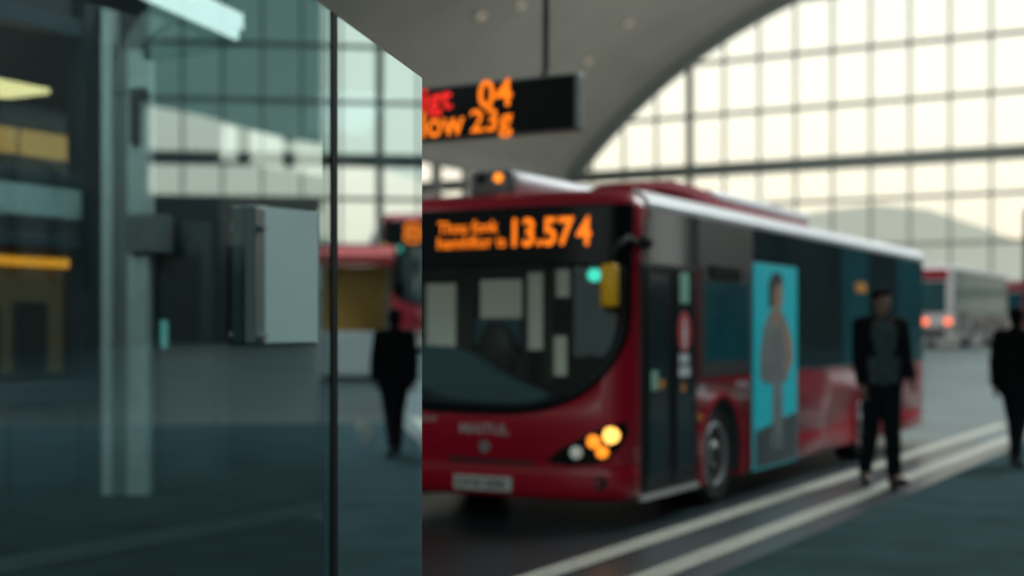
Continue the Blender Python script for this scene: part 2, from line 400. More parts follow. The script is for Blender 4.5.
def front_patch(bm, poly, off, back=.02, nr=24, nc=24):
    """slab lying on the curved bus front, outline poly in (x, z)."""
    z0, z1 = min(p[1] for p in poly), max(p[1] for p in poly); F, B = [], []
    n = len(poly)
    for i in range(nr+1):
        z = z0+(z1-z0)*(1e-4+(1-2e-4)*i/nr); c = []
        for k in range(n):
            (xa, za), (xb, zb) = poly[k], poly[(k+1)%n]
            if (za-z)*(zb-z) < 0: c.append(xa+(xb-xa)*(z-za)/(zb-za))
        xl, xr = min(c), max(c)
        F.append([bm.verts.new((xl+(xr-xl)*j/nc, fy(xl+(xr-xl)*j/nc, z)-off, z)) for j in range(nc+1)])
        B.append([bm.verts.new((xl+(xr-xl)*j/nc, fy(xl+(xr-xl)*j/nc, z)+back, z)) for j in range(nc+1)])
    for i in range(nr):
        for j in range(nc):
            f = bm.faces.new((F[i][j], F[i][j+1], F[i+1][j+1], F[i+1][j])); f.smooth = True
            bm.faces.new((B[i][j], B[i+1][j], B[i+1][j+1], B[i][j+1]))
    for i in range(nr):
        bm.faces.new((F[i][0], F[i+1][0], B[i+1][0], B[i][0])); bm.faces.new((F[i][nc], B[i][nc], B[i+1][nc], F[i+1][nc]))
    for j in range(nc):
        bm.faces.new((F[0][j], B[0][j], B[0][j+1], F[0][j+1])); bm.faces.new((F[nr][j], F[nr][j+1], B[nr][j+1], B[nr][j]))
def fpatch(name, poly, m, parent, off=.012, **k):
    bm = bmesh.new(); front_patch(bm, poly, off, **k); return obj(name, bm, m, parent)
def ftext(name, s, fit, m, parent, off, bold=.02):
    bm = bmesh.new(); text_bm(bm, s, fit, lambda u, v: (u, fy(u, v)-off, v), bold); return obj(name, bm, m, parent, fix=False)
def slab(name, y0, y1, z0, z1, m, parent, sx=1, th=.012, bev=.004, x=HW, inn=.01):
    bm = bmesh.new(); a, b = sorted((sx*(x-inn), sx*(x+th))); box(bm, a, b, y0, y1, z0, z1, bev); return obj(name, bm, m, parent)
def sprism(name, poly, m, parent, th=.012, x=HW, inn=.01):
    bm = bmesh.new(); prism(bm, poly, lambda p: (x-inn, p[0], p[1]), lambda p: (x+th, p[0], p[1])); return obj(name, bm, m, parent)
def ws_poly(g=0.0):          # the U shaped black windscreen surround, g = inset
    r = [(1.165-g, 2.30-g), (1.165-g, 1.5)]
    for k in range(1, 13):
        a = k/12*PI/2; r.append(((1.165-g)*(math.cos(a)**.62 if k < 12 else 0), 1.5-(.70-g)*math.sin(a)**1.0))
    L = [(-x, z) for x, z in r[::-1][1:]]
    return r+L
def make_bus():
    bus = thing('city_bus', 'red single-deck city bus with amber destination display and lit headlamp', 'bus')
    body = obj('body', bus_shell(), 'red', bus)
    # hollow the cab and the wheel arches
    cut = bmesh.new(); prism(cut, ws_poly(.06), lambda p: (p[0], -.6, min(p[1], 1.9)), lambda p: (p[0]*.93, 2.1, min(p[1], 1.9)))
    for y in (1.95, 6.45):
        for s in (-1, 1): lathe(cut, [(.47, s*.80), (.47, s*1.5)], 'x', (0, y, .40), 36)
    bmesh.ops.remove_doubles(cut, verts=cut.verts[:], dist=1e-5)
    co = obj('cutter', cut, 'dark')
    md = body.modifiers.new('b', 'BOOLEAN'); md.object = co; md.operation = 'DIFFERENCE'; md.solver = 'EXACT'
    evaluated(body); bpy.data.objects.remove(co)
    body.data.materials.clear(); body.data.materials.append(M['red']); body.data.materials.append(M['cab'])
    for p in body.data.polygons:
        p.material_index = 0
        c = p.center
        if .6 < c.y < 2.2 and abs(c.x) < 1.17 and .7 < c.z < 1.95: p.material_index = 1
        if fy(c.x, c.z)+.03 < c.y < 2.2 and abs(c.x) < 1.13 and .7 < c.z < 1.95: p.material_index = 1
        if .24 < c.z < .9 and abs(c.x) < 1.19 and (1.4 < c.y < 2.5 or 5.9 < c.y < 7): p.material_index = 1
    # ---- front
    sur = ws_poly(0)
    bm = bmesh.new(); front_patch(bm, [(-1.165, 2.31), (1.165, 2.31), (1.165, 1.87), (-1.165, 1.87)], .012)
    obj('destination_panel', bm, 'black', bus)
    # ring between outer and inner U
    bm = bmesh.new(); A = [p for p in ws_poly(0) if p[1] < 2.2]; B = [p for p in ws_poly(.075) if p[1] < 2.2]
    A = [(1.165, 1.88)]+A+[(-1.165, 1.88)]; B = [(1.09, 1.88)]+B+[(-1.09, 1.88)]
    va = [bm.verts.new((x, fy(x, z)-.014, z)) for x, z in A]; vb = [bm.verts.new((x, fy(x, z)-.014, z)) for x, z in B]
    vc = [bm.verts.new((x, fy(x, z)+.06, z)) for x, z in B]; vd = [bm.verts.new((x, fy(x, z)+.004, z)) for x, z in A]
    for k in range(len(A)-1):
        bm.faces.new((va[k], va[k+1], vb[k+1], vb[k])); bm.faces.new((vb[k], vb[k+1], vc[k+1], vc[k])); bm.faces.new((vd[k], vd[k+1], va[k+1], va[k]))
    obj('windscreen_surround', bm, 'black', bus, True)
    scr = [(x, min(z, 1.875)) for x, z in ws_poly(.07)]
    scr = [p for i, p in enumerate(scr) if i == 0 or p != scr[i-1]]
    bm = bmesh.new(); F = []
    for i in range(21):
        z = .885+(1.87-.885)*i/20; c = []
        for k in range(len(scr)):
            (xa, za), (xb, zb) = scr[k], scr[(k+1)%len(scr)]
            if (za-z)*(zb-z) < 0: c.append(xa+(xb-xa)*(z-za)/(zb-za))
        xr = max(c) if c else 1.09
        F.append([bm.verts.new((-xr+2*xr*j/24, fy(-xr+2*xr*j/24, z)+.012, z)) for j in range(25)])
    for i in range(20):
        for j in range(24): bm.faces.new((F[i][j], F[i][j+1], F[i+1][j+1], F[i+1][j]))
    ws = obj('windscreen', bm, 'wscreen', bus, True); ws['label'] = 'curved dark windscreen with a round bottom'
    d = obj('destination_text', (lambda b: (text_bm(b, 'Thou fonk', (-.335, .185, 2.13, 2.222), lambda u, v: (u, fy(u, v)-.017, v), .012),
        text_bm(b, 'hamhfior is', (-.335, .25, 2.018, 2.108), lambda u, v: (u, fy(u, v)-.017, v), .012), b)[-1])(bmesh.new()), 'amber', bus, fix=False)
    d['label'] = 'two small lines of amber destination lettering'
    bm = bmesh.new()
    text_bm(bm, '13.57', (.305, .785, 2.015, 2.225), lambda u, v: (u, fy(u, v)-.017, v), .022)
    text_bm(bm, '4', (.805, .91, 2.015, 2.225), lambda u, v: (u, fy(u, v)-.017, v), .02)
    o = obj('route_number', bm, 'amber', bus, fix=False); o['label'] = 'large amber route digits'
    ftext('badge_lettering', 'MAITUL', (-.10, .31, .655, .735), 'badge', bus, .006, .03)
    ftext('small_lettering', 'nor', (-.45, -.29, .735, .775), 'badge', bus, .006, .02)
    bm = bmesh.new(); q = fy(.1, .56); lathe(bm, [(.045, q-.012), (.045, q+.02)], 'y', (.11, 0, .565), 24); obj('round_emblem', bm, 'grey', bus)
    fpatch('grille_slot', [(-.22, .485), (.52, .47), (.48, .435), (-.18, .45)], 'dark', bus, .008)
    fpatch('bumper_crease', [(-1.1, .443), (1.1, .443), (1.1, .425), (-1.1, .425)], 'red', bus, .018)
    pl = fpatch('number_plate', [(-.15, .352), (.335, .352), (.335, .245), (-.15, .245)], 'plate', bus, .02)
    ftext('plate_text', 'LV15', (-.11, .085, .268, .330), 'ink', pl, .024, .03); ftext('plate_text', 'DDK', (.125, .295, .268, .330), 'ink', pl, .024, .03)
    for s in (1, -1):
        lens = fpatch('headlamp', [(s*a, b) for a, b in [(.60, .475), (.72, .57), (.88, .66), (1.04, .735), (1.15, .765), (1.165, .70), (1.13, .60), (1.05, .50), (.94, .462), (.78, .455)]], 'black', bus, .012)
        for nm, x, z, r, m_ in (('lamp', 1.065, .672, .058, 'lampa'), ('lamp', .955, .628, .047, 'lampo'), ('lamp', 1.012, .555, .043, 'lampo'), ('lamp', .835, .548, .046, 'lampw')):
            bm = bmesh.new(); yy = fy(x, z)
            lathe(bm, [(r, yy+.02), (r, yy-.022), (r*.8, yy-.035), (r*.4, yy-.043)], 'y', (s*x, 0, z), 22); obj(nm, bm, m_, lens)
        bm = bmesh.new(); yy = fy(.99, .335); lathe(bm, [(.05, yy+.02), (.05, yy-.014), (.035, yy-.014), (.03, yy)], 'y', (s*.99, 0, .335), 20); obj('fog_lamp', bm, 'dark', bus)
    # ---- cab seen through the windscreen
    def ins(px, py, yl): x, z = onY(px, py, 8.8+yl); return x+5.225, z
    def inbox(nm, p0, p1, q0, q1, yl, m_, d=.02):
        x0, z1 = ins(p0, q0, yl); x1, z0 = ins(p1, q1, yl)
        bm = bmesh.new(); box(bm, x0, x1, yl, yl+d, z0, z1, min(.008, d/3)); return obj(nm, bm, m_, bus)
    for p0, p1, q0, q1 in ((426, 455, 284, 352), (480, 521, 280, 318), (527, 542, 273, 350), (556, 569, 270, 297), (551, 566, 336, 376)): inbox('interior_window', p0, p1, q0, q1, .92, 'cabpale')
    inbox('interior_window', 474, 520, 318, 345, .92, 'cabteal')
    for p0, p1 in ((457, 472), (522, 526), (544, 552)): inbox('partition', p0, p1, 268, 385, .86, 'dark', .04)
    bm = bmesh.new(); prism(bm, [ins(*p, .55) for p in ((405, 344), (455, 347), (478, 356), (500, 372), (520, 382), (548, 394), (548, 410), (405, 410))], lambda p: (max(p[0], -1.0), .50, max(p[1], .83)), lambda p: (max(p[0], -1.0), .62, max(p[1], .83)))
    obj('dashboard', bm, 'cabteal', bus)
    x, z = ins(494, 345, .75); bm = bmesh.new(); ell(bm, (x, .78, z-.05), (.17, .06, .24)); obj('driver_seat', bm, 'dark', bus, True)
    x, z = ins(500, 368, .58)
    pts = [(x+.17*math.cos(a), .60+.03*math.sin(a), z+.12*math.sin(a)) for a in [2*PI*k/24 for k in range(25)]]
    bm = bmesh.new(); tube(bm, pts, .014, 8, False); obj('steering_wheel', bm, 'dark', bus)
    x, z = ins(593, 275, .50); bm = bmesh.new(); lathe(bm, [(.048, .54), (.046, .50), (.03, .485)], 'y', (x, 0, z), 18); obj('green_lamp', bm, 'green', bus)
    # mirrors
    mr = obj('mirror_arm', (lambda b: (tube(b, [(1.19, .36, 2.02), (1.20, .12, 2.06), (1.17, -.02, 2.0), (1.15, -.08, 1.88)], .022), ell(b, (1.22, .36, 2.04), (.06, .08, .055)), b)[-1])(bmesh.new()), 'rubber', bus)
    bm = bmesh.new(); box(bm, 1.095, 1.225, -.14, -.07, 1.57, 1.87, .03); o = obj('mirror', bm, 'yellow', bus, True); o['label'] = 'yellow-backed wing mirror'
    # ---- sides
    rails = []
    for s in (1, -1):
        bm = bmesh.new(); prof = [(1.205, 2.295), (1.214, 2.33), (1.19, 2.37), (1.14, 2.42), (1.08, 2.44), (1.08, 2.40)]
        a = [bm.verts.new((s*x, .46, z)) for x, z in prof]; b = [bm.verts.new((s*x, BL-.06, z)) for x, z in prof]
        bm.faces.new(a); bm.faces.new(b[::-1])
        for k in range(6): bm.faces.new((a[k], b[k], b[(k+1)%6], a[(k+1)%6]))
        obj('roof_rail', bm, 'white', bus)
    sprism('upper_glazing', [(.47, 2.29), (1.40, 2.29), (1.40, 1.90), (.40, 1.90), (.40, 2.15)], 'dglass', bus)
    slab('reflection_panel', 1.41, 2.68, 1.92, 2.29, 'ceilrefl', bus)  # upper side glass with its ceiling reflection painted grey
    for y0, y1, m_ in ((3.92, 5.42, 'dglass'), (5.46, 6.52, 'tglass'), (6.56, 7.72, 'dglass'), (7.76, 9.08, 'tglass')):
        w = slab('side_window', y0, y1, 1.05, 2.29, m_, bus)
    slab('upper_glazing', 2.70, 3.90, 2.01, 2.29, 'dglass', bus)
    w = slab('side_window', 1.46, 2.66, 1.05, 1.91, 'dark', bus)
    bm = bmesh.new(); box(bm, HW+.008, HW+.018, 1.56, 2.56, 1.16, 1.80, .004); obj('window_pane', bm, 'tglass', w)
    bm = bmesh.new(); box(bm, HW, HW+.03, 1.66, 2.36, 1.83, 1.94, .01); o = obj('route_display', bm, 'black', bus); o['label'] = 'small blank black side display'
    for y0, y1 in ((.5, 2.3), (2.35, 4.1), (4.15, 5.9), (5.95, 7.6), (7.65, 9.08)): slab('side_window', y0, y1, 1.05, 2.29, 'dglass', bus, -1)
    bm = bmesh.new(); box(bm, HW+.012, HW+.02, 5.95, 6.35, 1.82, 1.93, .003); o = obj('side_display', bm, 'orange', bus); o['label'] = 'small amber display in a side window'
    # doors
    fr = slab('door_frame', .33, 1.39, .235, 1.91, 'dark', bus, th=.010)
    for y0, y1 in ((.37, .83), (.89, 1.35)):
        lf = slab('door_leaf', y0, y1, .26, 1.88, 'black', bus, th=.022)
        bm = bmesh.new(); box(bm, HW+.014, HW+.026, y0+.06, y1-.06, .36, 1.82, .004); obj('door_pane', bm, 'doorglass', lf)
    slab('door_sill', .30, 1.39, .195, .235, 'silver', bus, th=.03)
    # stickers
    bm = bmesh.new(); q = [(y, z) for y, z in [(1.085+.125*math.cos(a), 1.40+.155*math.sin(a)) for a in [2*PI*k/28 for k in range(28)]]]
    prism(bm, q, lambda p: (HW+.024, *p), lambda p: (HW+.030, *p)); st = obj('sticker', bm, 'stkred', bus); st['label'] = 'round red sign with a white figure'
    bm = bmesh.new()
    for c, r in (((1.085, 1.475), (.03, .03)), ((1.085, 1.385), (.042, .065)), ((1.085, 1.30), (.05, .02))):
        q = [(c[0]+r[0]*math.cos(a), c[1]+r[1]*math.sin(a)) for a in [2*PI*k/20 for k in range(20)]]
        prism(bm, q, lambda p: (HW+.028, *p), lambda p: (HW+.033, *p))
    obj('white_figure', bm, 'stkwhite', st)
    for y0, y1, z0, z1, m_ in ((.99, 1.18, 1.16, 1.235, 'stkwhite'), (.98, 1.20, 1.06, 1.14, 'stkwhite'), (.46, .58, .98, 1.12, 'stkgreen'), (.60, .69, .99, 1.05, 'orange'), (1.03, 1.10, .95, 1.01, 'orange'), (1.0, 1.18, 1.62, 1.85, 'stkgreen')):
        bm = bmesh.new(); box(bm, HW+.024, HW+.029, y0, y1, z0, z1); obj('sticker', bm, m_, bus)
    bm = bmesh.new(); text_bm(bm, 'ELO', (1.47, 1.60, .945, .985), lambda u, v: (HW+.004, u, v), .02); obj('small_lettering', bm, 'stkwhite', bus, fix=False); bm = bmesh.new(); text_bm(bm, 'NORA', (2.30, 2.58, .935, .99), lambda u, v: (HW+.004, u, v), .02); obj('small_lettering', bm, 'stkwhite', bus, fix=False)
    bm = bmesh.new(); box(bm, HW-.005, HW+.012, 1.43, 1.51, .70, .75, .005); obj('side_marker', bm, 'orange', bus)
    # poster on the flank
    ad = slab('poster', 2.70, 3.90, .205, 2.0, 'adteal', bus, th=.020)
    def flat(name, poly, m_, d): 
        bm = bmesh.new(); prism(bm, poly, lambda p: (HW+.015, *p), lambda p: (HW+.020+d, *p)); obj(name, bm, m_, ad)
    flat('poster_floor', [(2.72, .22), (3.88, .22), (3.88, .66), (2.72, .54)], 'adfloor', .002)
    flat('poster_figure', [(3.10, 1.58), (3.42, 1.60), (3.62, 1.46), (3.70, 1.22), (3.62, 1.0), (3.56, .94), (3.02, .94), (2.84, 1.0), (2.86, 1.24), (2.94, 1.44)], 'adgrey', .003)
    flat('poster_legs', [(3.20, .96), (3.44, .96), (3.46, .62), (3.42, .34), (3.32, .34), (3.31, .64), (3.24, .36), (3.14, .36), (3.18, .66)], 'adgrey', .004)
    flat('poster_arm', [(3.50, 1.54), (3.72, 1.34), (3.76, 1.14), (3.58, 1.00), (3.50, 1.05), (3.60, 1.18), (3.48, 1.36)], 'adskin', .004)
    flat('poster_neck', [(3.18, 1.46), (3.40, 1.46), (3.36, 1.66), (3.22, 1.66)], 'adskin', .004)
    flat('poster_head', [(3.29+.17*math.cos(a), 1.745+.15*math.sin(a)) for a in [2*PI*k/24 for k in range(24)]], 'adskin', .005)
    flat('poster_hair', [(3.08, 1.62), (3.08, 1.84), (3.20, 1.93), (3.40, 1.93), (3.48, 1.82), (3.34, 1.84), (3.22, 1.78), (3.19, 1.62)], 'addark', .006)
    # wheels
    for y in (1.95, 6.45):
        for s in (1, -1):
            bm = bmesh.new(); lathe(bm, [(.25, s*.9), (.37, s*.88), (.40, s*.92), (.405, s*1.10), (.385, s*1.15), (.33, s*1.165), (.25, s*1.13)], 'x', (0, y, .405), 40)
            wh = obj('wheel', bm, 'rubber', bus)
            bm = bmesh.new(); lathe(bm, [(.26, s*1.0), (.26, s*1.15), (.245, s*1.16), (.22, s*1.10), (.15, s*1.06), (.12, s*1.10), (.10, s*1.15), (.04, s*1.155)], 'x', (0, y, .405), 36)
            rm = obj('wheel_rim', bm, 'rim', wh)
            bm = bmesh.new(); lathe(bm, [(.085, s*1.10), (.08, s*1.165), (.05, s*1.175)], 'x', (0, y, .405), 20); obj('hub_cap', bm, 'dark', wh)
            bm = bmesh.new(); pr = None
            for k in range(25):
                a = math.radians(-24+k*(228/24)); q = []
                for r, xx in ((.468, 1.19), (.52, 1.19), (.51, 1.222), (.468, 1.222)): q.append(bm.verts.new((s*xx, y+r*math.cos(a), .40+r*math.sin(a))))
                if pr:
                    for j in range(4): bm.faces.new((pr[j], pr[(j+1)%4], q[(j+1)%4], q[j]))
                else: bm.faces.new(q)
                pr = q
            bm.faces.new(pr); obj('arch_lip', bm, 'red', bus)
    # roof gear
    bm = bmesh.new(); box(bm, -.22, .14, .42, 4.0, 2.43, 2.635, .085); o = obj('roof_duct', bm, 'white', bus, True); o['label'] = 'long white roof duct'
    bm = bmesh.new(); box(bm, -.23, .13, .36, .46, 2.43, 2.62, .03); hd = obj('duct_end', bm, 'grey', bus, True)
    bm = bmesh.new(); lathe(bm, [(.036, .37), (.036, .345), (.02, .335)], 'y', (.02, 0, 2.565), 20); o = obj('beacon', bm, 'lampo', bus)
    bm = bmesh.new(); box(bm, -.17, -.09, .345, .37, 2.53, 2.60, .006); obj('duct_vent', bm, 'dark', bus)
    bm = bmesh.new(); prism(bm, [(.70, 2.38), (.80, 2.47), (1.0, 2.545), (1.25, 2.575), (1.9, 2.575), (2.15, 2.53), (2.35, 2.475), (4.9, 2.465), (4.9, 2.38)], lambda p: (.52, *p), lambda p: (1.06, *p)); bmesh.ops.bevel(bm, geom=bm.edges[:], offset=.025, segments=2, affect='EDGES'); obj('roof_hump', bm, 'redroof', bus, True)
    bm = bmesh.new(); box(bm, .50, 1.03, 2.2, 4.95, 2.46, 2.60, .05); obj('roof_pod', bm, 'white', bus, True)
    # rear face
    bm = bmesh.new(); box(bm, -1.02, 1.02, BL-.02, BL+.02, 1.05, 1.95, .01); obj('rear_window', bm, 'tglass', bus)
    bm = bmesh.new(); box(bm, -1.08, 1.08, BL-.02, BL+.015, 2.0, 2.3, .01); obj('rear_panel', bm, 'red', bus)
    bm = bmesh.new(); box(bm, -1.0, 1.0, BL-.02, BL+.02, .35, .55, .01); obj('rear_bumper', bm, 'dark', bus)
    for x in (-1.07, -.42, .42, 1.07):
        bm = bmesh.new(); lathe(bm, [(.085, BL-.03), (.085, BL+.03), (.05, BL+.045)], 'y', (x, 0, .78), 20); obj('tail_lamp', bm, 'tail', bus)
    return bus
bus = make_bus(); bus.location = (-5.225, 8.8, 0)
PALE = {'red': 'pale'}
def recolour(root, table, skip=()):
    for ch in root.children_recursive:
        if ch.type != 'MESH': continue
        for s in ch.material_slots:
            for a, b in table.items():
                if s.material == M[a] and not any(ch.name.startswith(k) for k in skip): s.link = 'OBJECT'; s.material = M[b]
def prune(root, names):
    kill = set()
    for ch in root.children_recursive:
        if any(ch.name.startswith(k) for k in names): kill |= {ch.name} | {g.name for g in ch.children_recursive}
    for n in kill: bpy.data.objects.remove(bpy.data.objects[n])
# pale bus farther off, seen from behind
rb = copy_tree(bus); rb.name = 'city_bus'
prune(rb, ('poster', 'sticker', 'small_lettering', 'badge', 'route_number', 'destination_text', 'side_display', 'cab', 'interior_window', 'partition', 'dashboard', 'driver_seat', 'steering'))
X0 = -8.40
rb.location = (X0-1.2, 41.2+BL, .92); rb.rotation_euler = (0, 0, PI)
recolour(rb, {'red': 'pale', 'dglass': 'tglass'}, ('rear_panel',))
tag(rb, 'pale grey bus farther off with two glowing red tail lamps, seen from behind', 'bus')
rc = copy_tree(rb); rc.location = (X0-.6, 53.5+BL, .92)
for ch in rc.children_recursive:
    if ch.name.startswith('body'): ch.material_slots[0].link = 'OBJECT'; ch.material_slots[0].material = M['stallred'] if False else M['pale']
tag(rc, 'farthest pale bus, parked ahead of the bus with glowing tail lamps', 'bus')
# bus mirrored in the glass screen
mb = copy_tree(bus); mb.location = (-4.55, 36.2, rampz(38)); mb.scale = (1, 1, 1.5)
prune(mb, ('route_number', 'destination_text', 'poster', 'sticker', 'roof_duct', 'duct', 'beacon', 'roof_pod', 'roof_hump', 'headlamp'))
bm = bmesh.new(); text_bm(bm, '08', (-.35, .66, 1.90, 2.28), lambda u, v: (u, fy(u, v)-.017, v), .0); obj('route_number', bm, 'amber', mb, fix=False)

tag(mb, 'tall red bus with amber route number, mirrored in the glass screen behind the walking man', 'bus')
# ================================================================== HANGING SIGN
YS = 8.3
xr, zt = onY(579, 72, YS); xl, _ = onY(372, 90, YS); _, zb = onY(579, 130, YS)
sg = thing('information_display', 'black hanging departure display with red and amber lettering above the bus', 'display', ((xl+xr)/2, YS, zb))
cx = (xl+xr)/2
bm = bmesh.new(); box(bm, xl-cx, xr-cx, 0, .08, 0, zt-zb, .012); obj('casing', bm, 'grey', sg)
bm = bmesh.new(); box(bm, xl-cx+.02, xr-cx-.03, -.008, .01, .015, zt-zb-.015, .004); obj('screen', bm, 'black', sg)
def sgt(name, s, pl, pr_, pt, pb, m_, bold):
    u0, v1 = onY(pl, pt, YS); u1, v0 = onY(pr_, pb, YS)
    bm = bmesh.new(); text_bm(bm, s, (u0-cx, u1-cx, v0-zb, v1-zb), lambda u, v: (u, -.011, v), bold); return obj(name, bm, m_, sg, fix=False)
sgt('red_lettering', 'alligt', 398, 453, 91, 116, 'redled', .012)
sgt('amber_lettering', 'onlow', 392, 465, 115, 135, 'amber', .012)
sgt('amber_number', '04', 479, 513, 81, 106, 'amber', .015)
sgt('amber_number', '23g', 471, 513, 110, 137, 'amber', .012)
xh, _ = onY(543, 70, YS)
bm = bmesh.new(); tube(bm, [(xh-cx, .04, zt-zb), (xh-cx, .04, archz(xh)-zb)], .022, 10)
lathe(bm, [(.035, zt-zb), (.035, zt-zb+.03)], 'z', (xh-cx, .04, 0), 16); obj('hanging_rod', bm, 'steel', sg)
# ================================================================== GLASS SCREEN
AL = math.radians(10.5); DE = 3.35
E0 = Vector(((422-512)/FPX*DE, DE)); DIR = Vector((math.sin(AL), math.cos(AL)))    # (lat, depth)
def tpx(px):
    r = (px-512)/FPX; return (E0.x-r*E0.y)/(DIR.x-r*DIR.y)      # t back toward the viewer
ZT = CAMH+(HY-78)/FPX*DE
ex, ey = cam2w(*E0); ang = math.atan2(*(lambda w: (w[1], w[0]))(cam2w(*DIR)))
sc = thing('glass_screen', 'tall tinted glass screen in the foreground, mirroring the hall', 'glass screen', (ex, ey, 0), ang)
# local: -x runs back toward the viewer along the pane, -y is the viewer's side
tB = tpx(337); tA0 = tpx(331); tA1 = tpx(-40)
def pane(name, x0, x1, z0, z1, m_, lab):
    bm = bmesh.new(); fs = box(bm, x0, x1, 0, .012, z0, z1)
    bmesh.ops.recalc_face_normals(bm, faces=bm.faces[:])
    for f in bm.faces:
        f.material_index = 0 if f.normal.y < -.9 else (1 if f.normal.y > .9 else 2)
    o = obj(name, bm, [m_, 'backclear', 'gedge'], sc); o['label'] = lab; return o
pane('glass_pane', -tB, 0, .06, ZT, 'paneB', 'far pane, strongly mirroring the windows')
pane('glass_pane', -tA1, -tA0, .06, ZT, 'paneA', 'near pane, darker and partly see-through')
bm = bmesh.new(); box(bm, -tA0, -tB, -.002, .016, 0, ZT+.002, .001); obj('post', bm, 'post', sc)
bm = bmesh.new(); box(bm, -tA1, 0, -.02, .032, 0, .07, .006); obj('base_rail', bm, 'post', sc)
def mirrored(px, py):       # floor point whose reflection in the screen appears there
    d = CAMH*FPX/(py-HY); v_ = Vector(((px-512)/FPX*d, d))-E0; nrm = Vector((DIR.y, -DIR.x)); v_ = v_-nrm*2*v_.dot(nrm)
    x, y = cam2w(*(E0+v_)); return Vector((x, y, .012))
# notice on the near pane
p0, p1 = tpx(254), tpx(313); zt_ = lambda px, py: CAMH+(HY-py)/FPX*(E0.y-tpx(px)*DIR.y)
nt_ = thing('notice', 'blank grey paper notice in a clear holder fixed to the glass screen', 'notice', (ex, ey, 0), ang)
bm = bmesh.new()
v = []
for yy in (-.004, -.010):
    v.append([bm.verts.new((-t, yy, z)) for t, z in ((p0, zt_(254, 343)), (p1, zt_(313, 342)), (p1, zt_(313, 212)), (p0, zt_(254, 206)))])
bm.faces.new(v[0]); bm.faces.new(v[1][::-1])
for k in range(4): bm.faces.new((v[0][k], v[1][k], v[1][(k+1)%4], v[0][(k+1)%4]))
obj('paper', bm, 'paper', nt_)
p2 = tpx(243)
bm = bmesh.new(); box(bm, -p2, -p0, -.02, -.002, zt_(243, 344), zt_(243, 205), .003); hold = obj('holder_strip', bm, 'paperedge', nt_)
for py in (228, 337):
    bm = bmesh.new(); lathe(bm, [(.006, -.03), (.006, -.018)], 'y', (-(p2+p0)/2, 0, zt_(248, py)), 12); obj('screw', bm, 'silver', nt_)
# ================================================================== KIOSK FRONT, COLUMN, CANOPY (left, behind the glass)
KX = -8.9
def ky(px): return onX(px, 300, KX)[0]
def kz(px, py): return onX(px, py, KX)[1]
yL = ky(0)-1.6; yR = ky(97)
ks = thing('kiosk', 'dark blue framed kiosk front with warm lit windows at the left edge', 'kiosk', (KX, yR, 0))
def kbox(name, x0, x1, y0, y1, z0, z1, m_, bev=.01, parent=ks):
    bm = bmesh.new(); box(bm, x0, x1, y0-yR, y1-yR, z0, z1, bev); return obj(name, bm, m_, parent)
zs = [kz(80, 40), kz(80, 176), kz(88, 190), kz(88, 221), kz(78, 250), kz(78, 381), kz(78, 399)]
zUT = zs[0]; zUB = zs[1]; zBT = zs[2]; zBB = zs[3]; zLT = zs[4]; zLB = zs[5]; zSB = zs[6]; ZK = zUT+1.1
ySt = ky(79)
f1 = kbox('window_frame', -.08, .05, yL, ySt, zUT, zUT+.16, 'blue'); kbox('wall_panel', -.08, .0, yL, yR, zUT+.16, ZK, 'bluedk')
kbox('frame_bar', -.08, .05, yL, ySt, zBT+.0, zUB, 'blue')
kbox('grey_band', -.08, .03, yL, ky(88), zBB, zBT-.01, 'band')
kbox('frame_bar', -.08, .04, yL, ySt, zLT+.11, zBB-.01, 'bluedk'); kbox('frame_bar', -.08, .06, yL, ySt, zLT, zLT+.11, 'blue')
kbox('sill', -.08, .09, yL, ySt+.05, zSB, zLB, 'blue')
kbox('corner_post', -.12, .06, ySt, yR, 0, ZK, 'bluedk')
kbox('lower_panel', -.08, .0, yL, ySt, 0, zSB, 'bluedk'); kbox('lower_panel', -.02, .025, ky(9), ySt-.03, .10, zSB-.04, 'bluepanel')
kbox('lower_panel', -.02, .025, yL, ky(4), .10, zSB-.04, 'bluepanel')
for z0, z1 in ((zUB, zUT), (zLB, zLT)): kbox('window_pane', -.045, -.035, yL, ySt, z0, z1, 'clear2', 0)
kbox('back_wall', -1.9, -1.8, yL-1.0, yR+1.6, 0, ZK, 'room'); kbox('end_wall', -1.8, -.12, yR+1.55, yR+1.6, 0, ZK, 'room'); kbox('flank_wall', -.12, -.02, yR, yR+1.6, 0, ZK, 'bluedk'); kbox('upper_floor', -1.8, -.1, yL, yR, zBB, zBT, 'room'); kbox('roof', -1.9, .0, yL, yR, ZK, ZK+.1, 'room')
kbox('end_wall', -1.8, -.1, yL-.1, yL, 0, ZK, 'room')
KB = KX-1.75
def kby(px): return onX(px, 300, KB)[0]
def kbz(px, py): return onX(px, py, KB)[1]
for a, b in ((-60, 17), (23, 67)): kbox('lit_panel', -1.80, -1.74, kby(a), kby(b), kbz(40, 157), kbz(40, 132), 'glowamber')
kbox('warm_wall', -1.80, -1.76, kby(-80), kby(64), kbz(40, 380), kbz(40, 269), 'glowdim')
kbox('light_tube', -1.76, -1.68, kby(-80), kby(66), kbz(40, 267), kbz(40, 258), 'gloworange')
KL = KX-.9
l0, lz = onX(38, 92, KL); l1, _ = onX(-40, 90, KL)
kbox('ceiling_light', -1.3, -.75, l1, l0, lz-.03, lz+.02, 'glowcream')
